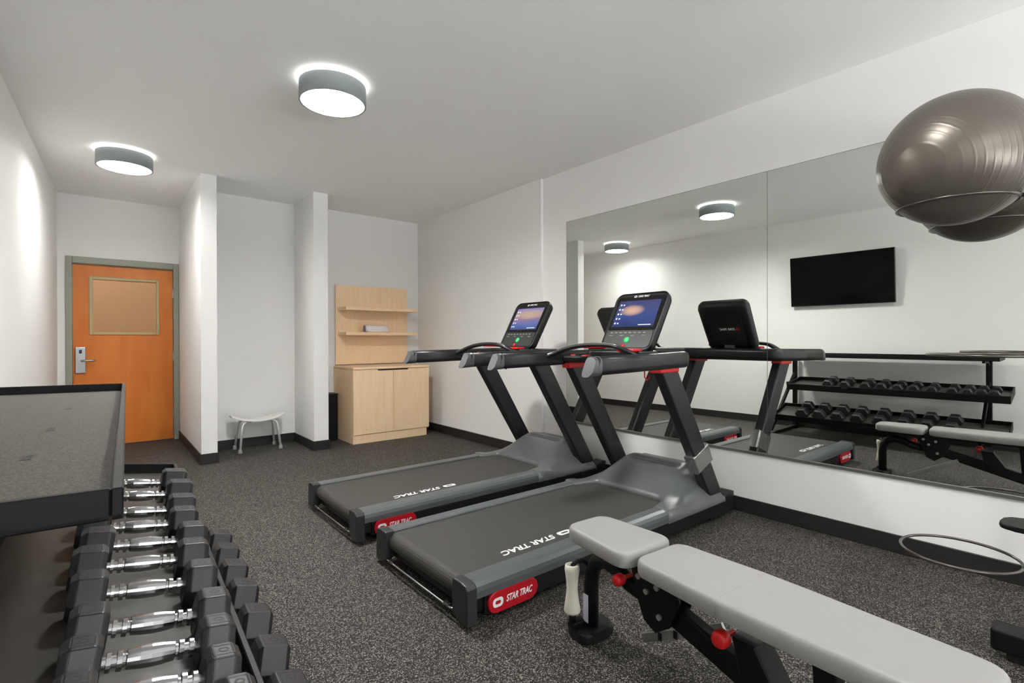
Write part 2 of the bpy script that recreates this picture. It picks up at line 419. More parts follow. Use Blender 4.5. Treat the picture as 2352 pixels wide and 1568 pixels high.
# door
D = struct(empty('door_1', (0.24, 7.29, 0)), 'orange wooden door with square vision pane'); dx = 0.24
def dl(m): bmesh.ops.translate(m.bm, verts=m.bm.verts, vec=(-dx, -7.29, 0)); return m
m = MB(); m.box(-.273, -.218, 7.262, 7.43, 0, 2.105, .004, 1); m.box(.700, .754, 7.262, 7.43, 0, 2.105, .004, 1); m.box(-.218, .700, 7.262, 7.43, 2.034, 2.105, .004, 1)
dl(m).obj('door_frame', M['door_frame'], D)
LY0, LY1 = 7.315, 7.36
m = MB(); m.box(-.214, -.05, LY0, LY1, .008, 2.022); m.box(.54, .696, LY0, LY1, .008, 2.022); m.box(-.05, .54, LY0, LY1, .008, 1.285); m.box(-.05, .54, LY0, LY1, 1.868, 2.022)
leaf = dl(m).obj('door_leaf', M['door'], D)
m = MB()
for x0, x1, z0, z1 in ((-.078, -.045, 1.252, 1.902), (.534, .563, 1.252, 1.902), (-.045, .534, 1.252, 1.284), (-.045, .534, 1.870, 1.902)): m.box(x0, x1, 7.300, 7.345, z0, z1, .004, 1)
pf = dl(m).obj('pane_frame', M['lite'], D)
dl(MB().box(-.047, .536, 7.334, 7.340, 1.282, 1.872)).obj('glass_pane', M['glass'], pf)
lk = dl(MB().box(-.198, -.108, 7.292, 7.316, .828, 1.115, .006)).obj('lock_plate', M['steel'], D)
m = MB(); m.cyl((-.15, 7.294, .967), (-.15, 7.245, .967), .022); m.tube([(-.15, 7.248, .967), (-.10, 7.244, .967), (-.05, 7.246, .966), (-.03, 7.256, .965)], .011)
dl(m).obj('lever_handle', M['steel'], lk)
dl(MB().box(-.165, -.141, 7.289, 7.293, 1.045, 1.085, .002, 1)).obj('card_reader', M['cap_grey'], lk)
m = MB()
for z in (.3, 1.0, 1.75): m.cyl((.699, 7.309, z - .05), (.699, 7.309, z + .05), .007)
dl(m).obj('hinge', M['steel'], D)
m = MB(); m.box(-.214, .696, 7.33, 7.37, 0.0, .012)
dl(m).obj('threshold', M['alu'], D)
cl = bpy.data.lights.new('corridor_lamp', 'POINT'); cl.energy = 1.1; cl.shadow_soft_size = .2; cl.color = (1, .93, .84)
co = bpy.data.objects.new('corridor_lamp', cl); COL.objects.link(co); co.location = (-.2, 8.1, 2.4)
struct(MB().box(-1, 1.8, 7.44, 9.0, CEIL - .01, CEIL).obj('ceiling', M['ceiling']))

# ------------------------------------------------------------------ mirrors
MZ0, MZ1 = 0.420, 2.293
for i, (y0, y1, lab) in enumerate(((1.5225, 3.372, 'tall wall mirror on the left, behind the two treadmills'), (-0.45, 1.5195, 'tall wall mirror on the right, reflecting the television and dumbbell rack'))):
    e = empty('wall_mirror', (XR, y0, MZ0)); tag(e, lab, 'mirror', 'wall mirrors')
    MB().box(-.006, -.0005, 0, y1 - y0, 0, MZ1 - MZ0).obj('mirror_glass', M['silver'], e)
    m = MB(); m.box(-.0062, 0, -.0012, 0.0, 0, MZ1 - MZ0); m.box(-.0062, 0, y1 - y0, y1 - y0 + .0012, 0, MZ1 - MZ0); m.box(-.0062, 0, 0, y1 - y0, MZ1 - MZ0, MZ1 - MZ0 + .0025)
    m.obj('polished_edge', M['glass_edge'], e)
    MB().box(-.013, 0, 0, y1 - y0, -.012, .008, .002, 1).obj('bottom_channel', M['alu'], e)

# ------------------------------------------------------------------ ceiling lamps
def make_lamp():
    e = empty('ceiling_lamp')
    r, zb, zt = .197, 2.648 - CEIL, -.022
    ds = MB().lathe([(r - .012, zb + .003), (r - .012, zb), (r, zb), (r, zt), (r - .005, zt), (r - .005, zb + .003), (r - .012, zb + .003)], 64).obj('drum_shade', M['drum'], e)
    MB().lathe([(r - .0055, zb + .0035), (r - .0055, zt), (r - .009, zt), (r - .009, zb + .0035), (r - .0055, zb + .0035)], 64).obj('white_liner', M['white_plastic'], ds)
    MB().lathe([(0, zb + .045), (r - .0095, zb + .045), (r - .0095, zb + .050), (0, zb + .050)], 64, smooth=False).obj('diffuser', M['diffuser'], e)
    MB().lathe([(0, -.021), (r - .003, -.021), (r + .001, -.018), (r + .002, 0), (0, 0)], 64, smooth=False).obj('glow_ring', M['glow'], e)
    return e
lamp0 = make_lamp()
LL = ['grey drum ceiling lamp at the middle of the ceiling, the nearer one', 'grey drum ceiling lamp near the orange door',
      'grey drum ceiling lamp above the viewer near the mirror wall', 'added fill lamp, an unseen grey drum behind the viewer near the left wall']
for i, (x, y) in enumerate(LAMP_SPOTS):
    o = lamp0 if i == 0 else dup(lamp0)
    o.location = (x, y, CEIL)
    if i in (1, 2):                              # two of the lamps run dimmer
        for ch in o.children:
            if ch.name.startswith('diffuser'):
                ch.data = ch.data.copy(); ch.data.materials[0] = M['diffuser_dim' if i == 1 else 'diffuser_low']
    tag(o, LL[i], 'ceiling lamp', 'drum ceiling lamps')

# ------------------------------------------------------------------ cabinet, shelf, towel, stool, bin
C = empty('storage_cabinet', (2.72, 5.88, 0)); tag(C, 'light maple two door storage cabinet standing in the corner', 'cabinet')
def loc(m, o): bmesh.ops.translate(m.bm, verts=m.bm.verts, vec=-Vector(o.location)); return m
x0, x1, yf, yb = 2.232, 3.205, 5.566, 6.185
m = MB(); m.box(x0, x0 + .018, yf + .02, yb, .100, .845); m.box(x0, x0 + .018, yf + .0125, yb, 0, .100); m.box(x1 - .018, x1, yf + .02, yb, 0.09, .845); m.box(x0 + .018, x1 - .018, yb - .015, yb, .1, .845); m.box(x0 + .018, x1 - .018, yf + .03, yb - .015, .1, .118)
loc(m, C).obj('carcass', M['maple'], C)
loc(MB().box(x0 - .002, x1 + .004, yf - .004, yb, .848, .872, .002, 1), C).obj('worktop', M['maple'], C)
loc(MB().box(x0 + .0182, x1 - .03, yf + .012, yb - .02, 0, .098), C).obj('plinth', M['maple'], C)
xm = 2.724
for i, (a, c, s0, s1) in enumerate(((x0 + .001, xm - .002, xm - .19, xm - .002), (xm + .002, x1 - .001, xm + .002, xm + .19))):
    m = MB()
    m.prism([(a, .104), (c, .104), (c, .843 if i else .828), (s1 if not i else s1, .828) if not i else (s1 + .012, .843), (s0, .828) if not i else (s1, .828), (s0 - .012, .843) if not i else (s0, .828), (a, .843) if not i else (a, .828)], yf, yf + .019, 'Y')
    loc(m, C).obj('cabinet_door', M['maple'], C)
loc(MB().box(xm - .21, xm + .21, yf + .0192, yf + .022, .80, .846), C).obj('finger_gap', M['gap'], C)

S = empty('wall_shelf', (2.73, 6.19, 0.89)); tag(S, 'maple wall panel with two open shelves above the cabinet', 'shelf')
loc(MB().box(2.250, 3.211, 6.158, 6.178, .886, 1.866), S).obj('back_panel', M['maple'], S)
loc(MB().box(2.30, 3.16, 6.178, 6.200, .90, 1.84), S).obj('wall_batten', M['gap'], S)
for z in (1.548, 1.245): loc(MB().box(2.279, 3.238, 5.90, 6.157, z, z + .038, .001, 1), S).obj('shelf_board', M['maple'], S)

T = empty('rolled_towel', (2.70, 6.02, 1.283)); tag(T, 'white rolled towel lying on the lower maple shelf', 'towel')
sp = []
for k in range(60):
    a = k * .42; rr = .006 + .0016 * k * .55 * 1.0
    sp.append((rr * math.cos(a), rr * math.sin(a)))
m = MB()
m.sweep([(-.14, 0, .047), (-.13, 0, .047), (.12, 0, .043), (.15, 0, .042)], [(q[0] * 1.05, q[1] * .86) for q in [(.05 * math.cos(2 * math.pi * k / 20), .05 * math.sin(2 * math.pi * k / 20)) for k in range(20)]])
m.box(-.13, .16, -.055, .03, .001, .03, .012)
m.obj('roll', M['towel'], T)
m = MB(); n_s = len(sp)
m.tube([(-.143, p[0] * .80, .047 + p[1] * .72) for p in sp], .0022, 6)
m.obj('roll_edge', M['towel_edge'], T)

ST = empty('shower_stool', (1.345, 6.04, 0)); tag(ST, 'low white plastic stool with metal legs in the alcove', 'stool')
rows = []
def seat_z(x): return .335 + .058 * abs(x / .27) ** 2.0
N = 24
b = bmesh.new(); 
top, bot = [], []
for i in range(N + 1):
    x = -.265 + .53 * i / N; hw = .115 * (1 - .35 * (2 * i / N - 1) ** 6)
    top.append([(x, -hw + 2 * hw * j / 6, seat_z(x) + (.0 if 0 < j < 6 else -.010)) for j in range(7)])
    bot.append([(x, -hw + 2 * hw * j / 6, seat_z(x) - .024) for j in range(7)])
m = MB(); m.grid(top); m.grid([list(reversed(r)) for r in bot])
def edge(a, c): m.grid([a, c])
edge([r[0] for r in top], [r[0] for r in bot]); edge([r[6] for r in bot], [r[6] for r in top]); edge(top[0], bot[0]); edge(bot[-1], top[-1])
bmesh.ops.remove_doubles(m.bm, verts=m.bm.verts, dist=.0005); bmesh.ops.recalc_face_normals(m.bm, faces=m.bm.faces)
m.obj('seat', M['white_plastic'], ST)
for sx in (-1, 1):
    for sy, yy in ((-1, -.105), (1, .10)):
        lg = MB().tube([(sx * .09, yy * .8, .318), (sx * .135, yy * .9, .316), (sx * .165, yy, .295), (sx * .178, yy * 1.05, .24), (sx * .198, yy * 1.3, .03)], .0125, 12).obj('leg', M['stool_leg'], ST)
        MB().lathe([(0, 0), (.020, 0), (.021, .006), (.0155, .045), (.0, .045)], 16, Matrix.Translation((sx * .2, yy * 1.31, 0))).obj('rubber_foot', M['rubber_tip'], lg)
for sx in (-1, 1):
    MB().box(sx * .10 - .02, sx * .10 + .02, -.09, .09, .306, .326, .004, 1).obj('leg_bracket', M['cap_grey'], ST)

BN = empty('waste_bin', (2.085, 6.05, 0)); tag(BN, 'tall slim black bin squeezed between the pier and the cabinet', 'bin')
MB().prism(rrect(.235, .20, .03), 0, .545, 'Z', .006).obj('bin_body', M['bin'], BN)
MB().prism(rrect(.245, .21, .03), .535, .552, 'Z', .004).obj('bin_rim', M['bin'], BN)

# ------------------------------------------------------------------ television on the left wall (seen in the mirror)
ang = math.atan(.0345)
tvy = 2.34; tvx = left_x(tvy)
TV = empty('television', (tvx, tvy, 1.945), -ang); tag(TV, 'black flat wall television reflected in the right mirror', 'television')
tm = Matrix.Translation((.085, 0, 0)) @ Matrix.Rotation(R(4), 4, 'Y')
m = MB(); m.box(-.03, .010, -.575, .575, -.325, .325, .004, 1, tm); m.obj('bezel', M['black_gloss'], TV)
m = MB(); m.box(.0102, .0112, -.566, .566, -.312, .317, 0, 1, tm); m.obj('screen', M['tv'], TV)
m = MB(); m.box(0, .012, -.22, .22, -.12, .12); m.box(.012, .062, -.05, .05, -.05, .05); m.obj('wall_bracket', M['frame_black'], TV)

# ------------------------------------------------------------------ treadmills
def logo_pill(m, w, h, mtx, d=.0006):
    """rounded outline mark beside the brand lettering"""
    o = rrect(w, h, h * .42, 5); i = rrect(w * .52, h * .38, h * .18, 5)
    b = bmesh.new(); vo = [b.verts.new((p[0], p[1], d)) for p in o]; vi = [b.verts.new((p[0], p[1], d)) for p in i]
    n = len(o)
    for k in range(n): b.faces.new((vo[k], vo[(k + 1) % n], vi[(k + 1) % n], vi[k]))
    m.merge(b, mtx)

def lettering(text, size, mtx, name, parent, pill=(0.0, 0.0, 0.0), align='LEFT', width=None):
    m = MB(); m.text(text, size, mtx, align=align, width=width)
    o = m.obj(name, M['white_print'], parent)
    if pill[1]:
        m = MB(); logo_pill(m, pill[1], pill[2], mtx @ Matrix.Translation((pill[0], 0, 0)))
        m.obj(name.replace('lettering', 'logo'), M['white_print'], parent)
    return o

W = .43
def make_treadmill(screen, loc_, rz, label, tape=False, cord=False):
    t = empty('treadmill', loc_, rz); tag(t, label, 'treadmill', 'treadmills facing the mirrors')
    # black chassis under the deck
    m = MB(); m.box(.05, 2.02, -.405, .405, .045, .125, .008); m.box(.10, 1.9, -.418, .418, .03, .115, .006)
    m.obj('chassis', M['deck_black'], t)
    # belt: flat run with round nose at the rear roller
    prof = [(1.60, .172), (.06, .172)] + [(.062 + .045 * math.cos(R(a)), .127 + .045 * math.sin(R(a))) for a in range(105, 271, 15)] + [(.3, .082), (.3, .10), (1.60, .10)]
    belt = MB().prism(prof, -.322, .322, 'Y').obj('belt', M['belt'], t)
    for p in belt.data.polygons: p.use_smooth = False
    # side rails
    for s in (-1, 1):
        sec = [(s * .326, .120), (s * .326, .178), (s * .330, .184), (s * .385, .184), (s * .412, .179), (s * .426, .165), (s * .43, .146), (s * .429, .118), (s * .415, .112)]
        m = MB(); m.prism(sec, .045, 1.46, 'X', smooth=False)
        rl = m.obj('side_rail', M['rail_grey'], t)
        cap = MB()
        outl = [(s * .318, .05), (s * .318, .183), (s * .332, .187), (s * .39, .187), (s * .418, .181), (s * .432, .166), (s * .434, .02), (s * .40, .014), (s * .345, .03)]
        cap.prism(outl, 0.0, .052, 'X', .006, 2)
        cap.obj('rail_end_cap', M['cap_grey'], rl)
    m = MB(); m.tube([(.012, -.33, .048), (.006, -.30, .046), (.006, .30, .046), (.012, .33, .048)], .006, 8)
    m.box(.0, .012, -.29, -.25, .046, .06); m.box(.0, .012, .24, .28, .046, .06)
    m.obj('rear_rod', M['chrome'], t)
    # motor hood
    NU, NV = 26, 40
    def u0(v):
        a = abs(v)
        if a >= .32: return 1.415
        if a <= .235: return 1.575
        q = (a - .235) / .085
        return 1.415 + .16 * math.sqrt(max(0, 1 - q * q))
    def top_h(u, v):
        a = abs(v)
        rise = .158 * smooth((u - 1.50) / .42) - .02 * smooth((u - 1.93) / .12)
        wide = 1 - smooth((a - .20) / .215)
        z = .187 + rise * wide - .045 * smooth((a - .36) / .07) * smooth((u - 1.45) / .25)
        if 1.845 < u < 1.90 and a < .20: z -= .014 * math.sin((u - 1.845) / .055 * math.pi)
        return z
    rows = []
    lip = []
    vs = [-.43 + .86 * j / NV for j in range(NV + 1)]
    lip = [(u0(v) + .004, v, .165 if abs(v) < .33 else .12) for v in vs]
    rows.append(lip); rows.append([(u0(v), v, .183 - (.03 if abs(v) > .425 else 0)) for v in vs])
    for i in range(1, NU + 1):
        tt = i / NU
        rows.append([(u0(v) + (2.06 - u0(v)) * tt, v, top_h(u0(v) + (2.06 - u0(v)) * tt, v)) for v in vs])
    rows.append([(2.085, v * .98, max(.10, top_h(2.05, v) - .04)) for v in vs]); rows.append([(2.09, v * .97, .10) for v in vs])
    m = MB(); m.grid(rows)
    for s, j in ((-1, 0), (1, NV)):
        side = [r[j] for r in rows[1:]]
        low = [(p[0], p[1] * 1.0, .112) for p in side]
        m.grid([side, low] if s < 0 else [low, side])
    bmesh.ops.remove_doubles(m.bm, verts=m.bm.verts, dist=.0004); bmesh.ops.recalc_face_normals(m.bm, faces=m.bm.faces)
    hood = m.obj('motor_hood', M['hood_grey'], t)
    m = MB()
    m.grid([[(u, v, top_h(u, v) + .0012) for v in [-.185 + .37 * j / 14 for j in range(15)]] for u in (1.850, 1.866, 1.882, 1.895)])
    m.obj('hood_grip_recess', M['hood_dark'], hood)
    # front floor brackets, uprights, red collars
    for s in (-1, 1):
        m = MB(); m.prism([(1.90, .022), (2.20, .022), (2.20, .155), (2.17, .16), (1.97, .11), (1.90, .10)], s * .325, s * .42, 'Y', .006, 2)
        fb = m.obj('floor_bracket', M['frame_black'], t)
        m = MB(); m.cyl((2.05, s * .372, 0), (2.05, s * .372, .03), .03); m.cyl((2.05, s * .372, .02), (2.05, s * .372, .05), .012)
        m.obj('levelling_foot', M['deck_black'], fb)
        a, c = (1.46, 1.03), (2.045, .11); hw = .088
        m = MB(); m.prism([(a[0] - hw, a[1]), (a[0] + hw, a[1]), (c[0] + hw * .82, c[1]), (c[0] - hw * .95, c[1])], s * .33, s * .398, 'Y', .012, 3)
        up = m.obj('upright', M['frame_black'], t)
        zc = 1.012; xc = a[0] + (a[1] - zc) / (a[1] - c[1]) * (c[0] - a[0])
        m = MB(); m.box(xc - .098, xc + .098, s * .364 - .040, s * .364 + .040, .988, 1.03, .008)
        m.obj('collar', M['red'], up)
        if tape and s < 0:
            m = MB()
            z1, z0 = .47, .36
            X = lambda z: a[0] + (a[1] - z) / (a[1] - c[1]) * (c[0] - a[0])
            m.prism([(X(z1) - hw - .003, z1 - .03), (X(z1) + hw + .001, z1 + .045), (X(z0) + hw - .004, z0 + .035), (X(z0) - hw - .002, z0 - .035)], s * .3282, s * .3998, 'Y', .010, 2)
            m.obj('silver_tape', M['tape'], up)
    m = MB(); m.box(2.12, 2.19, -.33, .33, .03, .10, .01)
    m.obj('front_crossbar', M['frame_black'], t)
    for s in (-1, 1):
        m = MB(); m.cyl((.22, s * .37, 0), (.22, s * .37, .022), .028); m.cyl((.22, s * .37, .02), (.22, s * .37, .055), .010)
        m.obj('levelling_foot', M['deck_black'], t)
        m = MB(); m.cyl((.205, s * .397, .05), (.205, s * .412, .05), .016)
        m.obj('foot_bolt', M['chrome'], t)
    # handrail loop: two arms joined by the front bar
    path = [(.80, -.400, 1.050), (1.20, -.400, 1.056), (1.595, -.400, 1.063)]
    path += [(1.595 + .055 * math.sin(R(a)), -.345 - .055 * math.cos(R(a)), 1.064) for a in (22, 45, 68, 90)]
    path += [(1.650, -.1, 1.064), (1.650, .1, 1.064)]
    path += [(1.595 + .055 * math.sin(R(a)), .345 + .055 * math.cos(R(a)), 1.064) for a in (90, 68, 45, 22)]
    path += [(1.595, .400, 1.063), (1.20, .400, 1.056), (.80, .400, 1.050)]
    m = MB(); m.sweep(path, rrect(.075, .098, .030, 5), smooth=True)
    hr = m.obj('handrail', M['frame_black'], t)
    for s in (-1, 1):
        m = MB()
        pts = [(p[0] + s * .40, p[1] + 1.050) for p in rrect(.077, .100, .031, 5)]
        b2 = bmesh.new(); f0 = [b2.verts.new((.825, p[0], p[1])) for p in pts]; f1 = [b2.verts.new((.733 + .045 * ((p[1] - 1.0) / .1) ** 1.3 + .012 * (abs(p[0] - s * .40) / .038) ** 3, p[0] * .92 + s * .40 * .08, p[1] - .004)) for p in pts]
        n = len(pts)
        for k in range(n): b2.faces.new((f0[k], f0[(k + 1) % n], f1[(k + 1) % n], f1[k]))
        b2.faces.new(f1); b2.faces.new(list(reversed(f0)))
        m.merge(b2)
        m.obj('handrail_end', M['grip_end'], hr, angle=45)
    # tray between the arms, with red cup rims and the contact grip hump
    m = MB(); m.box(1.34, 1.60, -.365, .365, 1.035, 1.075, .012)
    m.box(1.42, 1.62, -.22, .18, 1.07, 1.115, .012)
    tr = m.obj('console_tray', M['black_plastic'], t)
    for v0, v1, z in ((.08, .26, 1.148), (-.20, -.06, 1.128), (.20, .35, 1.082)):
        m = MB(); m.box(1.40, 1.48, v0, v1, z - .02, z, .008)
        m.obj('tray_trim', M['red'], tr)
    for v in (-.27, .27):
        m = MB(); m.lathe([(.042, 1.04), (.042, 1.085), (.036, 1.085), (.036, 1.045), (0, 1.045)], 20, Matrix.Translation((1.43, v, 0)))
        m.obj('cup_holder', M['black_gloss'], tr)
    hp = [(1.20, .395, 1.066), (1.235, .34, 1.088), (1.26, .24, 1.125), (1.275, .14, 1.144), (1.28, .02, 1.152), (1.28, -.10, 1.150), (1.275, -.18, 1.138), (1.30, -.25, 1.105), (1.34, -.30, 1.075)]
    # smooth the hump
    def cr(P, n=5):
        P = [Vector(p) for p in P]; out = []
        for i in range(len(P) - 1):
            p0 = P[max(i - 1, 0)]; p1 = P[i]; p2 = P[i + 1]; p3 = P[min(i + 2, len(P) - 1)]
            for k in range(n):
                q = k / n
                out.append(.5 * ((2 * p1) + (p2 - p0) * q + (2 * p0 - 5 * p1 + 4 * p2 - p3) * q * q + (3 * p1 - p0 - 3 * p2 + p3) * q ** 3))
        out.append(P[-1]); return out
    hp = cr(hp)
    gb_ = MB().sweep(hp, rrect(.050, .026, .012, 4)).obj('grip_bar', M['black_plastic'], t)
    MB().sweep([p + Vector((-.012, 0, .012)) for p in hp[2:-2]], rrect(.016, .006, .0028, 3)).obj('pulse_strip', M['chrome'], gb_)
    # console
    k = empty('console', (1.515, -.015, 1.115)); k.parent = t
    tilt = Matrix.Rotation(R(30), 4, 'Y')
    # local: x = thickness (front face at x=0, facing -x), y = width, z = along the face
    hgt, wid = .455, .43
    shell = MB()
    o1 = [(p[0], p[1] + hgt / 2) for p in rrect(wid, hgt, .055, 7)]
    o1 = [(p[0] * (.955 + .045 * p[1] / hgt), p[1]) for p in o1]
    b2 = bmesh.new(); lay = []
    for x, sc in ((0.008, .955), (0.0, .975), (0.004, 1.0), (.035, 1.0), (.060, .96), (.072, .86)):
        lay.append([b2.verts.new((x, p[0] * sc, (p[1] - hgt / 2) * sc + hgt / 2)) for p in o1])
    n = len(o1)
    for a_, c_ in zip(lay, lay[1:]):
        for q in range(n): b2.faces.new((a_[q], a_[(q + 1) % n], c_[(q + 1) % n], c_[q]))
    b2.faces.new(list(reversed(lay[0]))); b2.faces.new(lay[-1])
    shell.merge(b2, tilt, smooth=False)
    shell.obj('console_shell', M['black_plastic'], k, angle=50)
    pts = [(p[0], p[1] + .292) for p in rrect(.385, .268, .02, 4)]
    MB().prism(pts, .0045, .0075, 'X', mtx=tilt).obj('screen_glass', M['black_gloss'], k)
    # the screen sits at the glass; modelled upright then tilted by its object so its picture follows it
    sc = MB().box(.0025, .0044, -.168, .168, .182, .392).obj('screen', screen, k); sc.rotation_euler = (0, R(30), 0)
    m = MB()
    for q in range(5):
        m.box(.0010, .0024, .142, .154, .205 + q * .037, .217 + q * .037, 0, 1, tilt)
        m.box(.0010, .0024, .118, .130, .205 + q * .037, .215 + q * .037, 0, 1, tilt)
    m.box(.0010, .0024, -.15, -.05, .193, .199, 0, 1, tilt)
    m.obj('screen_icons', M['icon'], sc); sc.children[0].matrix_parent_inverse = tilt.inverted()
    pts = [(p[0], p[1] + .090) for p in rrect(.375, .130, .03, 5)]
    pnl = MB().prism(pts, .004, .0075, 'X', mtx=tilt).obj('control_panel', M['panel_grey'], k)
    m = MB()
    for q in range(8): m.box(.0025, .004, .135 - q * .038, .155 - q * .038, .133, .140, 0, 1, tilt)
    for q in range(4): m.box(.0025, .004, .13 - q * .09, .16 - q * .09, .112, .117, 0, 1, tilt)
    m.obj('panel_marks', M['rubber_tip'], pnl)
    cmt = lambda y, z, x=.004: tilt @ Matrix.Translation((x, y, z)) @ Matrix.Rotation(R(-90), 4, 'Y')
    MB().lathe([(0, .004), (.020, .004), (.022, 0), (0, 0)], 24, cmt(.0, .082)).obj('start_button', M['green'], pnl)
    MB().lathe([(0, .006), (.013, .006), (.015, 0), (0, 0)], 20, cmt(.012, .035)).obj('stop_button', M['red'], pnl)
    fm = lambda y, z: tilt @ frame((.0035, y, z), (0, -1, 0), (0, 0, 1))
    lettering('STAR TRAC', .020, fm(.030, .425), 'brand_lettering', k, (-.022, .024, .017), width=.09)
    m = MB(); m.prism([(p[0], p[1] + .20) for p in rrect(.30, .30, .03, 5)], .062, .086, 'X', .006, 2, mtx=tilt)
    m.obj('rear_cover', M['black_plastic'], k)
    bm_ = lambda y, z: tilt @ frame((.0872, y, z), (0, 1, 0), (0, 0, 1))
    lettering('STAR TRAC', .026, bm_(-.085, .225), 'rear_lettering', k, width=.135)
    m = MB(); logo_pill(m, .032, .022, bm_(-.108, .225)); m.obj('rear_logo', M['badge_red'], k)
    m = MB(); m.prism([(.075, .12), (.115, .02), (.115, -.055), (.02, -.055), (.03, .02)], -.045, .045, 'Y', .006, 2)
    m.obj('console_neck', M['panel_grey'], k)
    # side badges with the brand name, belt print
    for s in (-1, 1):
        m = MB(); c0 = .2475
        m.prism([(p[0] + c0, p[1] + .0745) for p in rrect(.275, .088, .040, 8)], s * .417, s * .4335, 'Y', .003, 1)
        bd = m.obj('side_badge', M['badge_red'], t)
        f = frame((c0 - .045 if s < 0 else c0 + .045, s * .4342, .0745), (-s, 0, 0), (0, 0, 1))
        lettering('STAR TRAC', .040, f, 'badge_lettering', bd, (-.045, .056, .040), width=.150)
    f = frame((.67, -.245, .1722), (-1, 0, 0), (0, -1, 0))
    lettering('STAR TRAC', .062, f, 'belt_lettering', belt, (-.075, .095, .042), width=.35)
    if cord:
        m = MB(); m.tube([(1.42, -.28, 1.04), (1.43, -.285, 1.0), (1.425, -.29, .955), (1.40, -.29, .94), (1.385, -.285, .96), (1.385, -.285, 1.03)], .004, 8)
        m.obj('safety_cord', M['red'], t)
    else:
        m = MB(); m.tube([(1.20, -.28, 1.04), (1.225, -.28, .965)], .006, 8)
        m.obj('safety_lever', M['cap_grey'], t)
    return t
make_treadmill(M['screen_a'], (1.15, 2.13, 0), 0, 'nearer dark grey treadmill with silver tape around its near upright', tape=True, cord=True)
make_treadmill(M['screen_b'], (1.145, 3.25, 0), 0, 'farther dark grey treadmill, the one closer to the maple cabinet')

# ------------------------------------------------------------------ dumbbell rack (frame turned with the left wall)
RK = empty('dumbbell_rack', (0, 0, 0), -ang); tag(RK, 'black three tier dumbbell rack along the left wall', 'rack')
ra, rb = .86, 2.80
# top tray: flanged sheet with flecked liner
def tray(x_f, x_b, z_f, z_b, y0, y1, lip, name, parent, material, rim_w=.012, drop=-.035):
    """sheet tray from front (x_f,z_f) to back (x_b,z_b) with a rim all round"""
    L = math.hypot(x_f - x_b, z_b - z_f); a = math.atan2(z_b - z_f, x_f - x_b)
    mt = frame((x_b, 0, z_b), (math.cos(a), 0, -math.sin(a)), (0, 1, 0))
    m = MB(); m.box(0, L, y0, y1, -.004, 0, mtx=mt)
    m.obj(name, material, parent)
    r = MB(); t_ = .012
    r.box(L - rim_w, L, y0, y1, drop, lip, .002, 1, mt); r.box(0, t_, y0, y1, drop, lip, .002, 1, mt)
    r.box(t_, L - rim_w, y0, y0 + t_, drop, lip, .002, 1, mt); r.box(t_, L - rim_w, y1 - t_, y1, drop, lip, .002, 1, mt)
    return mt, L, r
mt, L, r = tray(-.004, -.50, .966, .972, .81, 2.79, .034, 'top_tray', RK, M['rack'], .013, -.006)
tt = [o for o in RK.children if o.name.startswith('top_tray')][0]
r.obj('tray_rim', M['rack'], tt)
ln = MB().box(.014, L - .016, .83, 2.76, .0005, .004, mtx=mt).obj('tray_liner', M['liner'], tt)
m = MB()
for yy in (1.25, 1.62, 2.1): m.box(L - .15, L - .135, yy, yy + .05, .0041, .0046, mtx=mt)
m.obj('liner_slot', M['rack'], ln)
TIERS = {}
for nm, xf, xb, zf, zb, y0, y1 in (('upper_tray', .168, -.27, .600, .665, .72, 2.70), ('lower_tray', .330, -.06, .232, .338, .72, 2.80)):
    mt, L, r = tray(xf, xb, zf, zb, y0, y1, .040, nm, RK, M['tray'])
    tr_ = [o for o in RK.children if o.name.startswith(nm)][0]
    r.obj('tray_rim', M['rack'], tr_)
    TIERS[nm] = (mt, L)
for y in (.93, 2.83):
    m = MB(); m.sweep([(-.47, y, .99), (-.47, y, .02)], rrect(.05, .05, .006, 3), up=(0, 1, 0), smooth=False)
    m.obj('upright', M['rack'], RK)
    m = MB(); m.sweep([(-.44, y, .72), (.34, y, .03)], rrect(.05, .028, .006, 3), up=(0, 1, 0), smooth=False)
    m.obj('diagonal_leg', M['rack'], RK)
    m = MB(); m.box(-.53, .40, y - .025, y + .025, .012, .045, .004, 1); m.box(-.52, -.44, y - .03, y + .03, 0, .013); m.box(.32, .39, y - .03, y + .03, 0, .013)
    m.obj('foot_rail', M['rack'], RK)
    m = MB(); m.sweep([(-.47, y, .90), (-.30, y, .945), (-.02, y, .952)], rrect(.026, .022, .004, 2), up=(0, 1, 0), smooth=False)
    m.obj('tray_bracket', M['rack'], RK)
    m = MB(); m.box(-.47, -.20, y - .012, y + .012, .60, .63)
    m.obj('tray_bracket', M['rack'], RK)

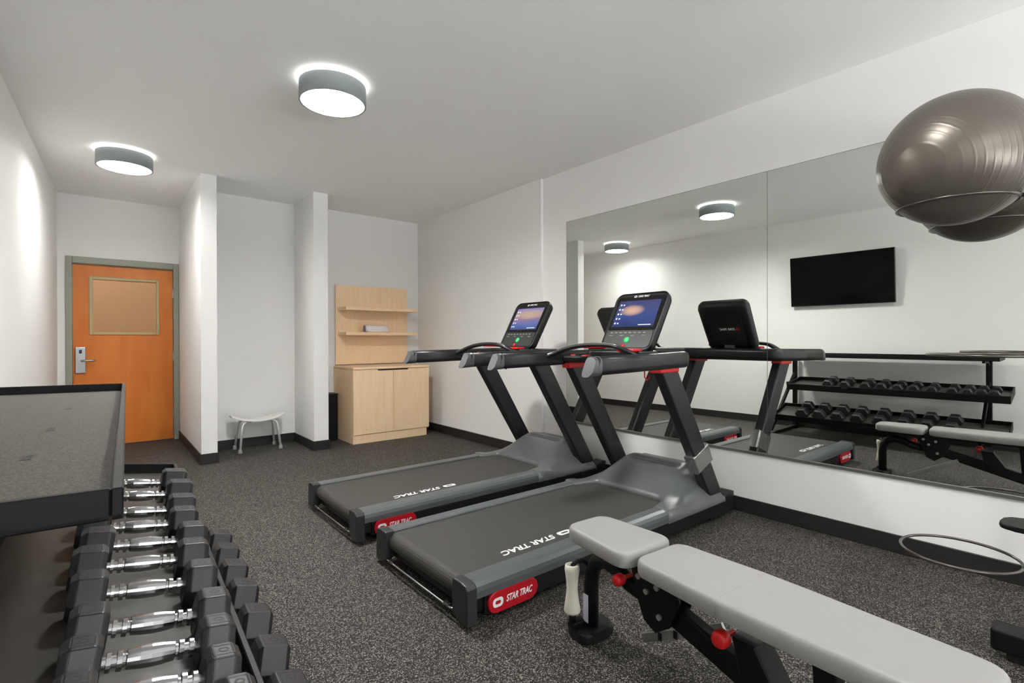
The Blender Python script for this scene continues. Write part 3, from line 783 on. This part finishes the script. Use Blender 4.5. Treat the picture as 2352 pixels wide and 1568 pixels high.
# dumbbells
def make_dumbbell(ap, hl, grip):
    """hex dumbbell along local x resting on a flat; ap: half height of the head, hl: head length"""
    e = empty('dumbbell')
    rc = ap / math.cos(R(30))
    for s in (-1, 1):
        hexa = lambda k: [(k * rc * math.cos(R(60 * q)), k * rc * math.sin(R(60 * q)) + ap) for q in range(6)]
        b2 = bmesh.new(); lay = []
        for x, kk in ((.0, .84), (.010, 1.0), (hl - .012, 1.0), (hl, .80)):
            lay.append([b2.verts.new((s * (.066 + x), p[0], p[1])) for p in hexa(kk)])
        for a_, c_ in zip(lay, lay[1:]):
            for q in range(6): b2.faces.new((a_[q], a_[(q + 1) % 6], c_[(q + 1) % 6], c_[q]))
        b2.faces.new(lay[0]); b2.faces.new(list(reversed(lay[-1])))
        bmesh.ops.bevel(b2, geom=list(b2.edges), offset=.0025, segments=2, affect='EDGES', profile=.5)
        m = MB(); m.merge(b2)
        hd = m.obj('hex_head', M['hex'], e)
        zt = 2 * ap + .0003; cx = s * (.066 + hl / 2); w = hl * .30; d = rc * .33
        m = MB(); t_ = .0022
        out = [(cx - w, -d), (cx + w, -d), (cx + w, d), (cx - w, d)]; inn = [(cx - w + t_, -d + t_), (cx + w - t_, -d + t_), (cx + w - t_, d - t_), (cx - w + t_, d - t_)]
        b3 = bmesh.new(); vo = [b3.verts.new((p[0], p[1], zt)) for p in out]; vi = [b3.verts.new((p[0], p[1], zt)) for p in inn]
        for q in range(4): b3.faces.new((vo[q], vo[(q + 1) % 4], vi[(q + 1) % 4], vi[q]))
        m.merge(b3)
        m.obj('label_border', M['hex_label'], hd)
        o_ = [(cx + w * .5 * math.cos(2 * math.pi * q / 20), d * .5 * math.sin(2 * math.pi * q / 20)) for q in range(20)]
        i_ = [(cx + w * .3 * math.cos(2 * math.pi * q / 20), d * .28 * math.sin(2 * math.pi * q / 20)) for q in range(20)]
        m = MB(); b3 = bmesh.new(); vo = [b3.verts.new((p[0], p[1], zt)) for p in o_]; vi = [b3.verts.new((p[0], p[1], zt)) for p in i_]
        for q in range(20): b3.faces.new((vo[q], vo[(q + 1) % 20], vi[(q + 1) % 20], vi[q]))
        m.merge(b3); m.obj('label_stamp', M['hex_label'], hd)
    g = grip
    half = [(.0095, .0675), (.0095, .060), (.0150, .0595), (.0150, .0535), (.0095, .053), (.0095, .046), (.0155, .0455), (.0160, .0385), (.0105, .0375), (.0105, .034), (.0150, .0325), (.0172, .015), (.0178, 0)]
    prof = [(0, -.0675)] + [(r_ * g, -z) for r_, z in half] + [(r_ * g, z) for r_, z in reversed(half[:-1])] + [(0, .0675)]
    m = MB(); m.lathe(prof, 18, Matrix.Translation((0, 0, ap)) @ Matrix.Rotation(R(90), 4, 'Y'), smooth=False)
    m.obj('handle', M['chrome'], e)
    return e
def place_db(tier, across, y, dims, label, group):
    mt, L = TIERS[tier]
    o = make_dumbbell(*dims)
    w = Matrix.Rotation(-ang, 4, 'Z') @ mt @ Matrix.Translation((across, y, .0012))
    l, q, s = w.decompose()
    o.location = l; o.rotation_mode = 'XYZ'; o.rotation_euler = q.to_euler()
    tag(o, label, 'dumbbell', group)
    return o
ORD = ['first', 'second', 'third', 'fourth', 'fifth', 'sixth', 'seventh', 'eighth', 'ninth', 'tenth', 'eleventh']
ups = [2.25, 2.075, 1.88, 1.735, 1.585, 1.45, 1.30, 1.14, 1.025, .92, .825]
for i, y in enumerate(ups):
    q = i / 10
    place_db('upper_tray', .297 + (.006 if i % 3 == 1 else -.004 * (i % 2)), y + .008, (.050 - .011 * q, .078 - .030 * q, 1.0), 'black hex dumbbell with chrome handle on the upper tier, %s from the far end' % ORD[i], 'dumbbells on the upper rack tier')
lows = [2.47, 2.29, 2.105, 1.915, 1.71, 1.50, 1.31, 1.12]
for i, y in enumerate(lows):
    place_db('lower_tray', .252, y + .008, (.064 - .0008 * i, .085, 1.05), 'larger black hex dumbbell with chrome handle on the lower tier, %s from the far end' % ORD[i], 'dumbbells on the lower rack tier')

# ------------------------------------------------------------------ weight bench
BX, BY = 1.535, 1.40
BE = empty('weight_bench', (BX, BY, 0), R(-4.2)); tag(BE, 'adjustable weight bench with pale grey pads and black frame', 'bench')
def pad(outline, z0, z1, name):
    b2 = bmesh.new(); lay = []
    prof = [(z0, .012), (z0 + .004, .003), (z0 + .012, 0), (z0 + .034, -.001), (z0 + .046, 0), (z1 - .004, .004), (z1 - .001, .009), (z1, .018), (z1 + .001, .05)]
    cx = sum(p[0] for p in outline) / len(outline); cy = sum(p[1] for p in outline) / len(outline)
    wx = max(abs(p[0] - cx) for p in outline); wy = max(abs(p[1] - cy) for p in outline)
    for z, ins in prof:
        lay.append([b2.verts.new((cx + (p[0] - cx) * (1 - ins / wx), cy + (p[1] - cy) * (1 - ins / wy), z)) for p in outline])
    n = len(outline)
    for a_, c_ in zip(lay, lay[1:]):
        for q in range(n): b2.faces.new((a_[q], a_[(q + 1) % n], c_[(q + 1) % n], c_[q]))
    b2.faces.new(list(reversed(lay[0]))); b2.faces.new(lay[-1])
    m = MB(); m.merge(b2, smooth=True)
    o = m.obj(name, M['pad'], BE, angle=35)
    return o
def shape(pts_r):
    """polygon with rounded corners: [(x,y,r)]"""
    out = []; n = len(pts_r)
    for i in range(n):
        p = Vector(pts_r[i][:2]); a = Vector(pts_r[i - 1][:2]); c = Vector(pts_r[(i + 1) % n][:2]); r = pts_r[i][2]
        d1 = (a - p).normalized(); d2 = (c - p).normalized(); h = d1.angle(d2) / 2
        t = min(r / math.tan(h), (a - p).length * .49, (c - p).length * .49)
        for k in range(7):
            q = k / 6; s = p + d1 * t; e = p + d2 * t
            v = (1 - q) ** 2 * s + 2 * q * (1 - q) * p + q * q * e; out.append((v.x, v.y))
    return out
pad(shape([(-.105, .015, .06), (.105, .015, .06), (.137, -.325, .055), (-.137, -.325, .055)]), .395, .453, 'seat_pad')
back = pad(shape([(-.122, -.352, .05), (.122, -.352, .05), (.143, -.66, .3), (.143, -.80, .3), (.128, -1.235, .06), (-.128, -1.235, .06), (-.143, -.80, .3), (-.143, -.66, .3)]), .395, .453, 'back_pad')
m = MB(); m.tube([(-.1445, -.672, .41), (-.1445, -.672, .436), (-.133, -.672, .4505), (-.11, -.672, .4535), (.11, -.672, .4535), (.133, -.672, .4505), (.1445, -.672, .436)], .0016, 6)
m.obj('seam', M['seam'], back)
# frame: front leg, spine, rear post, brackets
m = MB(); m.tube([(.0, -.025, .02), (.0, -.025, .20), (.0, -.032, .26), (.0, -.06, .305), (.0, -.11, .325), (-.0, -.17, .315), (.0, -.23, .285), (.0, -.33, .27)], .030, 16)
fl = m.obj('front_leg', M['rack'], BE)
MB().box(-.0315, -.0305, -.040, -.012, .06, .17).obj('sticker', M['sticker'], fl)
m = MB(); m.prism(shape([(-.085, -.085, .04), (.085, -.085, .04), (.085, .04, .04), (-.085, .04, .04)]), 0, .042, 'Z', .012, 3)
m.obj('front_foot', M['deck_black'], BE)
m = MB(); m.sweep([(0, -.30, .31), (0, -.42, .265), (0, -1.20, .045)], rrect(.05, .075, .008, 3), smooth=False)
m.obj('spine', M['rack'], BE)
m = MB(); m.box(-.20, .20, -1.25, -1.18, .008, .06, .008); m.box(-.22, -.16, -1.255, -1.175, 0, .03, .006); m.box(.16, .22, -1.255, -1.175, 0, .03, .006)
m.obj('rear_foot', M['rack'], BE)
m = MB(); m.sweep([(0, -.92, .10), (0, -.90, .385)], rrect(.06, .05, .006, 3), up=(1, 0, 0), smooth=False)
m.obj('rear_post', M['rack'], BE)
m = MB(); m.box(-.03, .03, -.30, -.02, .372, .394, .004, 1); m.box(-.035, .035, -1.18, -.37, .368, .394, .004, 1)
m.obj('pad_rail', M['rack'], BE)
for s in (-1, 1):
    m = MB(); m.prism([(-.27, .385), (-.46, .385), (-.48, .33), (-.44, .23), (-.38, .185), (-.33, .21), (-.30, .28)], s * .036, s * .044, 'X', .002, 1)
    br = m.obj('hinge_plate', M['rack'], BE)
    m = MB()
    m.bm.free()
    for y, z in ((-.31, .355), (-.345, .315), (-.39, .345), (-.40, .25)):
        m = MB(); m.cyl((s * .044, y, z), (s * .052, y, z), .010, n=12); m.obj('bolt', M['steel'], br)
m = MB(); m.prism([(-.66, .31), (-.73, .31), (-.80, .20), (-.78, .15), (-.74, .14), (-.68, .22)], -.045, .045, 'X', .004, 1)
m.obj('adjust_bracket', M['rack'], BE)
# flat notched adjusting bar
m = MB(); p0, p1 = Vector((.092, -.215, .045)), Vector((.118, -.535, .222)); m.sweep([p0, p1], rrect(.012, .034, .002, 2), smooth=False)
ab = m.obj('adjusting_bar', M['steel'], BE)
for q in (.24, .44, .64):
    c_ = p0.lerp(p1, q); m = MB(); m.box(c_.x - .0075, c_.x - .0062, c_.y - .008, c_.y + .008, c_.z - .017, c_.z + .012); m.obj('notch', M['deck_black'], ab)
for (x, y, z, r_) in ((-.05, -.235, .318, .021), (-.058, -.645, .305, .026)):
    m = MB(); m.lathe([(0, 0), (r_ * .6, 0), (r_, .012), (r_, .034), (r_ * .8, .044), (0, .046)], 20, Matrix.Translation((x + .01, y, z)) @ Matrix.Rotation(R(-90), 4, 'Y'))
    m.cyl((x + .05, y, z), (x, y, z), .008, n=12)
    m.obj('pull_knob', M['red'], BE)
m = MB(); m.lathe([(0, .10), (.030, .10), (.033, .108), (.027, .15), (.022, .19), (.025, .235), (.030, .27), (.028, .287), (.018, .289), (.018, .27), (0, .27)], 24, Matrix.Translation((-.075, .005, 0)))
gr = m.obj('transport_grip', M['cream'], BE)
m = MB(); m.tube([(-.075, .005, .06), (-.075, .005, .105)], .014, 12); m.tube([(-.075, .005, .28), (-.06, .0, .30), (-.03, -.015, .30), (-.005, -.03, .27)], .010, 10); 
m.obj('grip_hook', M['rack'], gr)
m = MB(); m.box(-.09, -.02, -.02, .02, .042, .065, .005); m.obj('grip_bracket', M['rack'], gr)

# ------------------------------------------------------------------ exercise ball and its ring stand
BALL = (3.10, .52, 2.02)
o = MB().sphere((0, 0, 0), .30, seg=64, rings=48).obj('exercise_ball', M['ball']); o.location = BALL
tag(o, 'large grey brown exercise ball resting in a wall side ring', 'ball')
PS = (3.12, .02)
BS = empty('ball_stand', (PS[0], PS[1], 0)); tag(BS, 'ball stand with thin steel rings, its post beyond the right edge', 'stand')
def ring(c, r, tilt_y=0.0, name='holding_ring'):
    mt = Matrix.Translation(Vector(c) - Vector((PS[0], PS[1], 0))) @ Matrix.Rotation(tilt_y, 4, 'X')
    m = MB(); m.tube([(r * math.cos(2 * math.pi * k / 64), r * math.sin(2 * math.pi * k / 64), 0) for k in range(64)], .006, 10, closed=True, mtx=mt)
    a = mt @ Vector((0, -r, 0)); m.tube([a, (a.x * .4, a.y * .4, a.z), (0, 0, a.z)], .009, 10)
    return m.obj(name, M['ring'], BS)
ring((3.10, .52, 1.808), .218)
ring((3.05, .405, 1.113), .205)
ring((2.825, .462, .277), .196)
m = MB(); m.tube([(0, 0, 0.02), (0, 0, 1.95)], .022, 16); m.obj('post', M['rack'], BS)
m = MB(); m.box(-.25, .25, -.04, .04, 0, .04, .006); m.box(-.04, .04, -.25, .25, 0, .04, .006); m.obj('base_foot', M['rack'], BS)

# partly seen machine at the right edge
MC = empty('exercise_machine', (2.62, .10, 0)); tag(MC, 'black exercise machine cut off by the right edge, only beam and footplate showing', 'machine')
m = MB(); m.box(-.05, .05, -.45, .232, .030, .112, .012, 3); mb_ = m.obj('floor_beam', M['rack'], MC)
for y in (-.38, .16):
    m = MB(); m.box(-.035, .035, y - .03, y + .03, 0, .036, .006); m.obj('rubber_foot', M['deck_black'], mb_)
m = MB(); m.box(-.04, .04, -.42, -.34, .12, .62, .008); m.obj('mast', M['rack'], MC)
m = MB(); m.prism(shape([(-.09, -.36, .02), (.09, -.36, .02), (.09, .20, .05), (-.06, .215, .05)]), .488, .506, 'Z', .006, 2); m.obj('footplate', M['rack'], MC)
